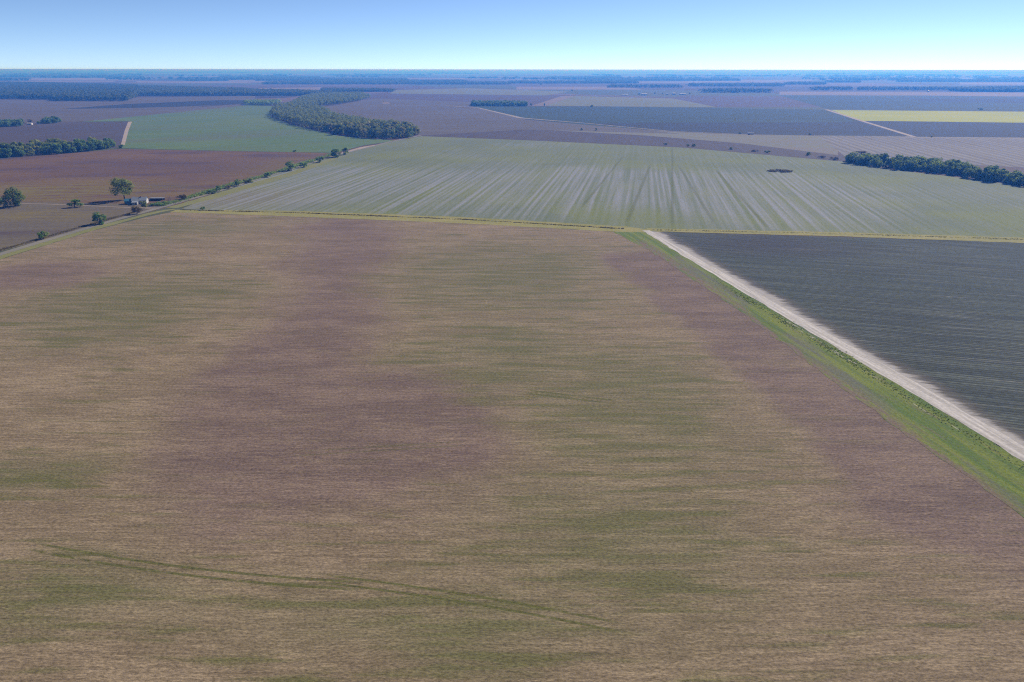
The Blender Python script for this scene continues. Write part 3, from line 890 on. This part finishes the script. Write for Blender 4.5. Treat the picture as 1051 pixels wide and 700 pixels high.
# right tree row
for i, (x, y) in enumerate(scatter([(868, 167.5), (897, 171), (914, 174), (963, 178), (999, 184), (1022, 187.5), (1051, 192), (1180, 216), (1180, 209), (1051, 186.5), (1000, 178.5), (963, 172.5), (914, 168), (870, 165)], 9.3)):
    place_tree('row_tree', HEDG[i % len(HEDG)], (x, y), random.uniform(.62, 1.05), 'dark green rounded tree in the row along the right edge of the striped field', 'trees in the right tree row')
# left tree row
for i, (x, y) in enumerate(scatter([(-140, 176), (0, 162.5), (30, 160), (75, 157), (117, 152.5), (116, 150.5), (75, 152), (0, 157), (-140, 168)], 11)):
    k = YELT if (random.random() < .75 if x < g(55, 156).x else random.random() < .2) else HEDG
    place_tree('row_tree', k[i % len(k)], (x, y), random.uniform(.8, 1.08), 'tree in the left row between red field and purple soil', 'trees in the left tree row')
# small dark wood in the middle distance
for i, (x, y) in enumerate(scatter([(484.5, 109), (541, 109.3), (541, 107), (486, 106.6)], 13)):
    place_tree('wood_tree', HEDG[i % len(HEDG)], (x, y), random.uniform(.85, 1.1), 'dark tree of the small rectangular wood standing alone in mauve fields', 'trees of the small rectangular wood')
# two clumps behind the left row
for i, (x, y) in enumerate(scatter([(-20, 131.5), (26, 129.5), (25, 127.6), (-20, 129)], 11)):
    place_tree('clump_tree', HEDG[i % len(HEDG)], (x, y), random.uniform(.75, 1.0), 'tree in the clump at the left edge of the purple soil', 'trees in the left clump')
for i, (x, y) in enumerate(scatter([(45, 127.2), (61.5, 126.4), (60, 124.4), (47, 125)], 11)):
    place_tree('clump_tree', HEDG[(i + 2) % len(HEDG)], (x, y), random.uniform(.75, .95), 'tree in the small round clump above the purple soil', 'trees in the small round clump')

# single trees and bushes
BIGT = tree_kind(131, 19.0, 9.2, 4.5, 3200, 0.5, LEAF_YEL, 24)
p = g(128, 205.2)
place_tree('shade_tree', BIGT, p, 1.0, 'tall spreading tree with bare trunk behind the white farmhouse')
ROUND = tree_kind(137, 15.0, 8.0, 0.6, 2400, 0.5, LEAF_YEL, 20)
p = g(16, 211.5)
place_tree('round_tree', ROUND, p, 1.0, 'big rounded leafy tree beside the drive at the far left')
bushes = [  # px, py base, width px, height px, kind, label
    (2, 210, 10, 8, BUSH, 'low dark bush left of the big rounded tree'),
    (77, 213, 14, 8, BUSH, 'dark bush beside the drive halfway to the farmhouse'),
    (103, 229.8, 17, 11, BUSH, 'wide green bush beside the gravel road, left of the farmhouse'),
    (45, 245.3, 10, 9, BUSH, 'small upright dark bush by the gravel road near the left edge'),
    (141, 219.5, 12, 9, BUSHB, 'brown and dark bush in front of the farmhouse'),
    (148, 214, 6, 8, BUSHY, 'yellowish sapling right in front of the farmhouse'),
    (187, 205, 10, 6, BUSHB, 'thin brown bush by the gravel road right of the shed'),
    (208, 215.6, 5, 4, BUSH, 'small dark bush standing alone in the ditch'),
    (218, 198.5, 8, 4, BUSH, 'lowest bush of the roadside row along the red field'),
    (225, 196.3, 6, 6, BUSH, 'small dark round bush, second in the row up the gravel road'),
    (234, 193.6, 7, 4, BUSHB, 'low brownish bush, third in the row up the gravel road'),
    (245, 190.8, 7, 8, BUSH, 'tall narrow dark bush in the row up the gravel road'),
    (255, 187.5, 9, 5, BUSHY, 'low spreading bush just above the tall narrow one'),
    (274, 181.8, 8, 5, BUSH, 'lone dark bush midway along the road by the red field'),
    (299, 175.2, 12, 9, BUSH, 'widest dark bush of the row up the gravel road'),
    (311.5, 171.8, 9, 6, BUSH, 'dark bush next to the widest one on the gravel road'),
    (328, 166.8, 8, 7, BUSH, 'dark pointed bush near the top corner of the red field'),
    (344.5, 161.5, 11, 9, HEDG, 'dark tree at the top corner of the red field'),
    (355, 158.8, 8, 7, BUSH, 'last dark bush where the gravel road turns pale'),
    (302.5, 155.8, 4, 2, BUSH, 'tiny dark bush on the edge of the green crop'),
    (125, 152.5, 5, 5, BUSH, 'small bush at the right end of the left tree row'),
    (31, 126.5, 5, 4, BUSHB, 'reddish bush beside the small pale shed in the far left'),
    (39.5, 127.5, 4, 3, BUSH, 'little bush left of the small round clump'),
    (683, 148.8, 4, 2.2, BUSH, 'leftmost dark bush on the top edge of the striped field'),
    (706.5, 150, 4, 2.2, BUSH, 'left one of two close bushes on the striped field edge'),
    (712, 150.5, 5, 2.9, BUSH, 'right one of two close bushes on the striped field edge'),
    (750, 153.5, 5, 2.2, BUSH, 'lone bush on the striped field edge above the pale stripes'),
    (775, 155.6, 8, 1.8, BUSHB, 'low brown bush on the striped field edge'),
    (787, 157, 6, 2.9, BUSH, 'dark bush on the striped field edge above the brush patch'),
    (828.5, 159.6, 6, 3.6, BUSH, 'upright dark bush on the striped field edge near the right tree row'),
    (843, 162, 9, 2.5, BUSHB, 'brown bush left of the right tree row'),
    (856, 164, 9, 2.9, BUSHB, 'brown bush touching the end of the right tree row'),
    (884, 158, 11, 3.5, BUSHB, 'low brown scrub behind the end of the right tree row'),
    (597.5, 134, 3, 2.5, BUSH, 'left of two tiny bushes in the pale weedy band'),
    (612, 134, 3, 2.5, BUSH, 'right of two tiny bushes in the pale weedy band'),
    (545, 108.6, 2, 3, BUSH, 'tiny tree just right of the small rectangular wood'),
    (559, 109, 2, 3.5, BUSH, 'tiny thin tree in front of the far green strip'),
    (607, 109.8, 4, 2, BUSH, 'small bush along the far green strip'),
    (956, 141, 2.5, 1.5, BUSH, 'tiny bush beside the pale track end on the right'),
    (1006, 112.8, 5, 2, BUSH, 'small dark bush on the top edge of the yellow crop'),
    (831, 138.6, 3, 2, BUSH, 'tiny bush on the top edge of the pale band'),
    (760, 137.4, 4, 1.5, BUSH, 'dark low bush left of the white trailer'),
    (555, 87.2, 3, 2, BUSH, 'dark tree dot before the far thin woods'),
]
for i, (px, py, w, h, kd, lab) in enumerate(bushes):
    s = mpp(px, py)
    base_w, base_h = (12.0, 13.5) if kd is HEDG else (5.6, 4.9)
    place_tree('tree' if kd is HEDG else 'bush', kd[i % len(kd)], g(px, py), w * s / base_w, lab, None, 'tree' if kd is HEDG else 'bush', sz=h * s / base_h)

# dark brush patch in the striped field
c = g(800.5, 176)
sp = []
for i in range(70):
    a, q = random.uniform(0, 6.28), math.sqrt(random.random())
    sp.append((c.x + math.cos(a) * q * 12.5, c.y + math.sin(a) * q * 9.0))
o = mass('brush_patch', sp, LEAF_BRWN, 'dark oval patch of brush in the striped field', h=(.7, 1.6), rad=1.6, nl=40, leaf=.45, cat='brush', seed=9)
# dark scrub between the shed and the gravel road
c = g(164, 210.6)
sp = [(c.x + random.uniform(-6, 5.5), c.y + random.gauss(0, 4)) for i in range(50)]
mass('scrub', sp, LEAF_DARK, 'low dark scrub between the shed and the gravel road', h=(.8, 2.0), rad=1.3, nl=36, leaf=.35, cat='scrub', seed=10)

# roadside weeds
weeds('verge_weeds', [(740, 285), (760, 297), (900, 379), (1051, 471), (1200, 563)], 9000, 2.6, .16, .24, LEAF_VERGE, 'rough green weeds along the edge of the sand road', seed=4, off=-4.6)
weeds('ditch_weeds', [(184, 216), (300, 218.8), (480, 226), (640, 235.5)], 9000, 1.0, .45, .26, LEAF_BRWN, 'dark dry weeds standing along the ditch', seed=5, off=1.5)
weeds('ditch_weeds', [(668, 236), (860, 240), (1051, 246), (1200, 252)], 5000, 1.6, .4, .22, LEAF_DRY, 'dry weeds along the top of the dark crop', seed=6)
weeds('roadside_weeds', [(178, 209.6), (215, 198.6), (262, 184.6), (300, 173), (345, 158.6)], 16000, 4.5, 1.5, .36, LEAF_DARK, 'dark roadside weeds between gravel road and red field', seed=7, off=4.5)
weeds('roadside_weeds', [(0, 259), (95, 231.4), (150, 216)], 7000, 2.0, .6, .24, LEAF_BRWN, 'brown weeds on the far side of the gravel road', seed=8, off=4.0)

# far woods
mass('far_wood', scatter([(-200, 101), (0, 101.6), (53, 102.6), (55, 103.8), (130, 104), (134, 102.5), (142, 99), (142, 89.5), (100, 88.6), (60, 87.4), (20, 86.3), (-200, 86)], 14), LEAF_FAR,
     'broad dark wood in the far left', h=(14, 20), rad=8, nl=30, leaf=2.6, seed=11)
mass('far_wood', scatter([(143, 98.4), (255, 98.4), (320, 98.4), (352, 97), (310, 95.4), (262, 94.3), (250, 93), (143, 90)], 14), LEAF_FAR,
     'far wood right of the broad left wood, behind the green crop', h=(13, 18), rad=8, nl=30, leaf=2.6, seed=12)
FARS = [(270, 525, 86.8, 85.6), (300, 480, 85, 83.6), (222, 330, 81, 79.2), (262, 420, 83, 81.4), (520, 655, 85.8, 84.4), (600, 652, 83.6, 82.3), (705, 805, 88.8, 87.4), (718, 792, 95.3, 93.8),
        (805, 848, 87, 85.8), (846, 884, 84.8, 83.8), (830, 876, 92.7, 91.9), (880, 1060, 92.8, 91.8), (920, 1060, 84.2, 82.9), (1000, 1100, 82.8, 81.2), (622, 700, 90, 89.2), (30, 60, 79, 77.8), (190, 235, 83, 82.3),
        (675, 690, 81, 79.6), (560, 640, 80.5, 79.5), (640, 760, 83, 81.8)]
fs_ = []
for (a, b, y0, y1) in FARS:
    fs_ += scatter([(a, y0), (b, y0 + .05), (b - 4, y1), (a + 5, y1)], 26, .45)
fs_ += scatter([(972, 93.6), (1000, 94.4), (1051, 94.6), (1150, 95), (1150, 91.8), (1051, 91.4), (1000, 92)], 15)
print('far strips', len(fs_))
mass('distant_woods', fs_, LEAF_FAR, 'scattered thin woods across the far plain', h=(12, 18), rad=12, nl=20, leaf=4.5, seed=13)
hz = []
for i in range(150):
    D = 7000 * math.exp(random.uniform(0, 1.9))
    x0 = random.uniform(-.95, .95) * D
    L = random.uniform(250, 1600) * (D / 9000) ** .6
    dp = random.uniform(30, 170)
    ang = random.uniform(-.12, .12)
    n = int(L * max(dp, 60) / 3600)
    for _ in range(min(n, 90)):
        u, w = random.uniform(-L / 2, L / 2), random.uniform(-dp / 2, dp / 2)
        hz.append((x0 + u, D + w + u * ang))
print('horizon clumps', len(hz))
mass('horizon_woods', hz, LEAF_FAR, 'thin blue woods along the horizon', h=(14, 21), rad=34, nl=14, leaf=13, seed=14)

# ------------------------------------------------------------------ buildings
M_WHITE = plain('white_boards', (0.55, 0.60, 0.66), .7)
M_BRIGHT = plain('bright_white_paint', (0.85, 0.86, 0.87), .6)
M_PALER = plain('light_metal_roof', (0.62, 0.64, 0.66), .5, .4)
M_TEAL = plain('blue_metal_siding', (0.07, 0.24, 0.36), .5)
M_ROOF = plain('pale_metal_roof', (0.30, 0.36, 0.44), .5, .4)
M_SHED = plain('grey_boards', (0.16, 0.15, 0.14), .85)
M_WOOD = plain('weathered_wood', (0.13, 0.11, 0.09), .9)
M_DOOR = plain('dark_door_paint', (0.10, 0.07, 0.05), .6)
M_STEEL = plain('dull_steel', (0.35, 0.35, 0.35), .4, metal=.6)
M_TYRE = plain('rubber', (0.03, 0.03, 0.03), .9)
kg = N('window_glass')
M_GLASS = kg.finish((0.03, 0.035, 0.045), .08, spec=.6)
M_BRICK = plain('chimney_brick', (0.26, 0.13, 0.10), .9)


def gable(parent, x0, x1, y0, y1, eave, ridge, wmat, rmat, over=.4, th=.14, names=('wall', 'roof')):
    m = MB()
    ym = (y0 + y1) / 2
    m.prism_x([(y0, 0), (y1, 0), (y1, eave), (ym, ridge), (y0, eave)], x0, x1)
    w = m.build(names[0], wmat, parent)
    m = MB()
    sl = (ridge - eave) / (ym - y0)
    e = eave - over * sl + .02
    prof = [(y0 - over, e), (ym, ridge + .02), (y1 + over, e), (y1 + over, e + th), (ym, ridge + .02 + th), (y0 - over, e + th)]
    m.prism_x(prof, x0 - over, x1 + over)
    r = m.build(names[1], rmat, parent)
    return w, r


def window(parent, x, y, z, w, h):
    """Window on a wall facing -y (parent's local space)."""
    m = MB()
    t = .08
    m.box(x - w / 2 - t, x + w / 2 + t, y - .06, y + .02, z - h / 2 - t, z - h / 2)
    m.box(x - w / 2 - t, x + w / 2 + t, y - .06, y + .02, z + h / 2, z + h / 2 + t)
    m.box(x - w / 2 - t, x - w / 2, y - .06, y + .02, z - h / 2, z + h / 2)
    m.box(x + w / 2, x + w / 2 + t, y - .06, y + .02, z - h / 2, z + h / 2)
    m.box(x - .03, x + .03, y - .05, y + .02, z - h / 2, z + h / 2)
    f = m.build('window', M_WHITE, parent)
    m = MB()
    m.box(x - w / 2, x + w / 2, y - .03, y + .02, z - h / 2, z + h / 2)
    m.build('pane', M_GLASS, f)


# farmhouse
hp = g(139.5, 209.5)
hs = mpp(139.5, 209.5)
house = empty('farmhouse', hp, R(14))
house.scale = (.86, .86, .92)
tag(house, 'white farmhouse with pale metal roof and blue end beside the gravel road', 'house')
gable(house, -3.2, 9.2, 0, 8.0, 3.0, 5.3, M_WHITE, M_ROOF)
w_, r_ = gable(house, -9.6, -3.4, .8, 7.0, 2.7, 4.3, M_TEAL, M_TEAL, over=.3, names=('side_wing', 'wing_roof'))
m = MB()
m.prism_x([(-4.6, 0), (-.1, 0), (-.1, 2.75), (-4.6, 2.1)], -2.2, 2.6)
m.build('porch_room', M_WHITE, house)
m = MB()
m.prism_x([(-5.0, 2.08), (-.15, 2.8), (-.15, 2.92), (-5.0, 2.2)], -2.5, 2.9)
m.build('porch_roof', M_ROOF, house)
m = MB()
m.box(4.0, 4.7, 3.5, 4.2, 4.6, 6.2)
m.build('chimney', M_BRICK, house)
for x in (4.6, 7.4):
    window(house, x, 0, 1.6, 1.1, 1.3)
window(house, -1.1, -4.6, 1.2, .9, .9)
window(house, -6.5, .8, 1.5, 1.2, 1.1)
m = MB()
m.box(.7, 1.6, -4.66, -4.58, .05, 2.0)
d_ = m.build('door', M_DOOR, house)
m = MB()
m.box(1.42, 1.5, -4.72, -4.66, .98, 1.06)
m.build('handle', M_STEEL, d_)

# open shed right of the house
sp_ = g(161.5, 205.6)
shed = empty('pole_shed', sp_, R(3))
shed.scale = (.75, .75, .75)
tag(shed, 'low open pole shed with thin pale roof right of the farmhouse', 'shed')
m = MB()
m.prism_x([(-3.4, 2.75), (3.2, 2.35), (3.2, 2.5), (-3.4, 2.9)], -7.3, 7.3)
m.build('roof', M_ROOF, shed)
m = MB()
m.box(-7.0, 7.0, 2.75, 2.9, 0, 2.35)
m.box(-7.1, -6.96, -2.6, 2.75, 0, 2.35)
m.build('back_wall', M_SHED, shed)
for x in (-6.9, -3.5, 0, 3.5, 6.9):
    m = MB()
    m.box(x - .1, x + .1, -3.1, -2.9, 0, 2.7)
    m.build('post', M_WOOD, shed)

for (px, py, h_, lab) in ((173.0, 206.0, 3.6, 'left of two wooden posts beside the open shed'), (174.8, 205.6, 3.3, 'right of two wooden posts beside the open shed')):
    q = g(px, py)
    m = MB()
    m.tube([(0, 0, -.2), (0.02, 0, h_ * .6), (0.05, 0, h_)], [.17, .15, .13], 8)
    o = m.build('wooden_post', M_WOOD)
    o.location = q
    tag(o, lab, 'post', 'posts beside the shed')

# far farm buildings
def barn(px, py, L, wd, hh, label, rz=0.0, wm=M_BRIGHT):
    b = empty('barn', g(px, py), rz)
    tag(b, label, 'barn')
    gable(b, -L / 2, L / 2, -wd / 2, wd / 2, hh, hh * 1.4, wm, M_PALER)
    m = MB()
    m.box(-L * .12, L * .12, -wd / 2 - .08, -wd / 2 - .01, 0, hh * .8)
    m.build('door', M_SHED, b)


barn(661, 97.8, 24, 14, 5, 'long white barn at the left of the far farm buildings', .1)
barn(684.5, 97.5, 9, 8, 5, 'small white barn left of the middle of the far farm', -.2)
barn(691.5, 97.3, 13, 10, 6, 'white barn in the middle of the far farm', .15)
barn(700.5, 97.2, 26, 12, 4.5, 'long low white barn at the right of the far farm', 0)
barn(641, 97.9, 28, 12, 3.5, 'low pale barn farthest left in the far farm', .05)
barn(31, 128, 8, 5, 2.6, 'small pale shed beside the trees in the far left', .1)
# trees around the far farm
for i, (px, py, s, lab) in enumerate(((656, 97.2, .7, 'tree at the left end of the long far barn'), (672, 96.5, .6, 'tree between the far white barns'), (680, 96.6, .5, 'small tree left of the small far barn'),
                                      (708, 96.6, .6, 'tree at the right end of the far farm'), (587, 93.5, .7, 'dark tree at the bend of the pale green far strip'))):
    place_tree('farm_tree', HEDG[i % len(HEDG)], g(px, py), s, lab)

# grain bin
q = g(952.5, 94.6)
b = empty('grain_bin', q)
tag(b, 'tiny pale grain bin before the far right wood', 'grain bin')
m = MB()
m.cyl(0, 0, 0, 7, 3.6, 20)
m.build('wall', M_ROOF, b, True)
m = MB()
m.tube([(0, 0, 7.0), (0, 0, 9.0)], [3.8, .3], 20)
m.build('roof', M_ROOF, b)

# white trailer at the field edge
q = g(770.5, 138.2)
t = empty('farm_trailer', q, R(4))
tag(t, 'long white trailer parked at the edge of the dark crop', 'trailer')
m = MB()
m.box(-5.2, 5.2, -1.25, 1.25, 1.1, 2.9)
m.build('body', M_BRIGHT, t)
m = MB()
m.box(-5.0, 5.0, -.5, .5, .85, 1.09)
m.box(5.0, 6.8, -.1, .1, .75, .95)
m.build('chassis', M_STEEL, t)
for x in (-3.6, -2.4):
    for y in (-1.1, 1.1):
        m = MB()
        m.tube([(x, y - .14, .5), (x, y + .14, .5)], [.5, .5], 16)
        m.build('wheel', M_TYRE, t)

# ------------------------------------------------------------------ sun, sky, haze
SUN_EL, SUN_AZ = R(35), R(44)          # azimuth clockwise from the view direction
sv = Vector((math.sin(SUN_AZ) * math.cos(SUN_EL), math.cos(SUN_AZ) * math.cos(SUN_EL), math.sin(SUN_EL)))
sd = bpy.data.lights.new('sun', 'SUN')
sd.energy = 4.0
sd.angle = R(0.53)
sd.color = (1.0, 0.955, 0.89)
so = bpy.data.objects.new('sun', sd)
so.rotation_euler = sv.to_track_quat('Z', 'Y').to_euler()
so.location = (0, 0, 300)
COL.objects.link(so)

wd = bpy.data.worlds.new('World')
S.world = wd
wd.use_nodes = True
nt = wd.node_tree
sky = nt.nodes.new('ShaderNodeTexSky')
sky.sky_type = 'NISHITA'
sky.sun_disc = False
sky.sun_elevation = SUN_EL
sky.sun_rotation = SUN_AZ
sky.altitude = 100
sky.air_density = 0.38
sky.dust_density = 0.02
sky.ozone_density = 3.4
bg = nt.nodes['Background']
bg.inputs[1].default_value = 0.088
nt.links.new(sky.outputs[0], bg.inputs[0])

hm = bpy.data.materials.new('haze')
hm.use_nodes = True
ht = hm.node_tree
ht.nodes.clear()
ho = ht.nodes.new('ShaderNodeOutputMaterial')
pv = ht.nodes.new('ShaderNodeVolumePrincipled')
pv.inputs['Color'].default_value = (0.06, 0.28, 1.0, 1)
pv.inputs['Absorption Color'].default_value = (0.78, 0.67, 1, 1)
pv.inputs['Density'].default_value = 2.05e-4
pv.inputs['Anisotropy'].default_value = 0.25
ht.links.new(pv.outputs[0], ho.inputs['Volume'])
m = MB()
m.box(-GX - 500, GX + 500, -GX - 500, GX + 500, -1.0, 103.0)
hz_o = m.build('haze', hm)
tag(hz_o, 'blue haze lying over the whole plain', kind='stuff')

# ------------------------------------------------------------------ render settings
S.render.engine = 'CYCLES'
S.cycles.filter_width = 1.15
S.cycles.volume_bounces = 0
S.cycles.max_bounces = 4
S.cycles.diffuse_bounces = 2
S.cycles.transmission_bounces = 2
S.cycles.use_denoising = False
S.view_settings.view_transform = 'Standard'
S.view_settings.look = 'None'
S.view_settings.gamma = 1
S.view_settings.exposure = 0.65
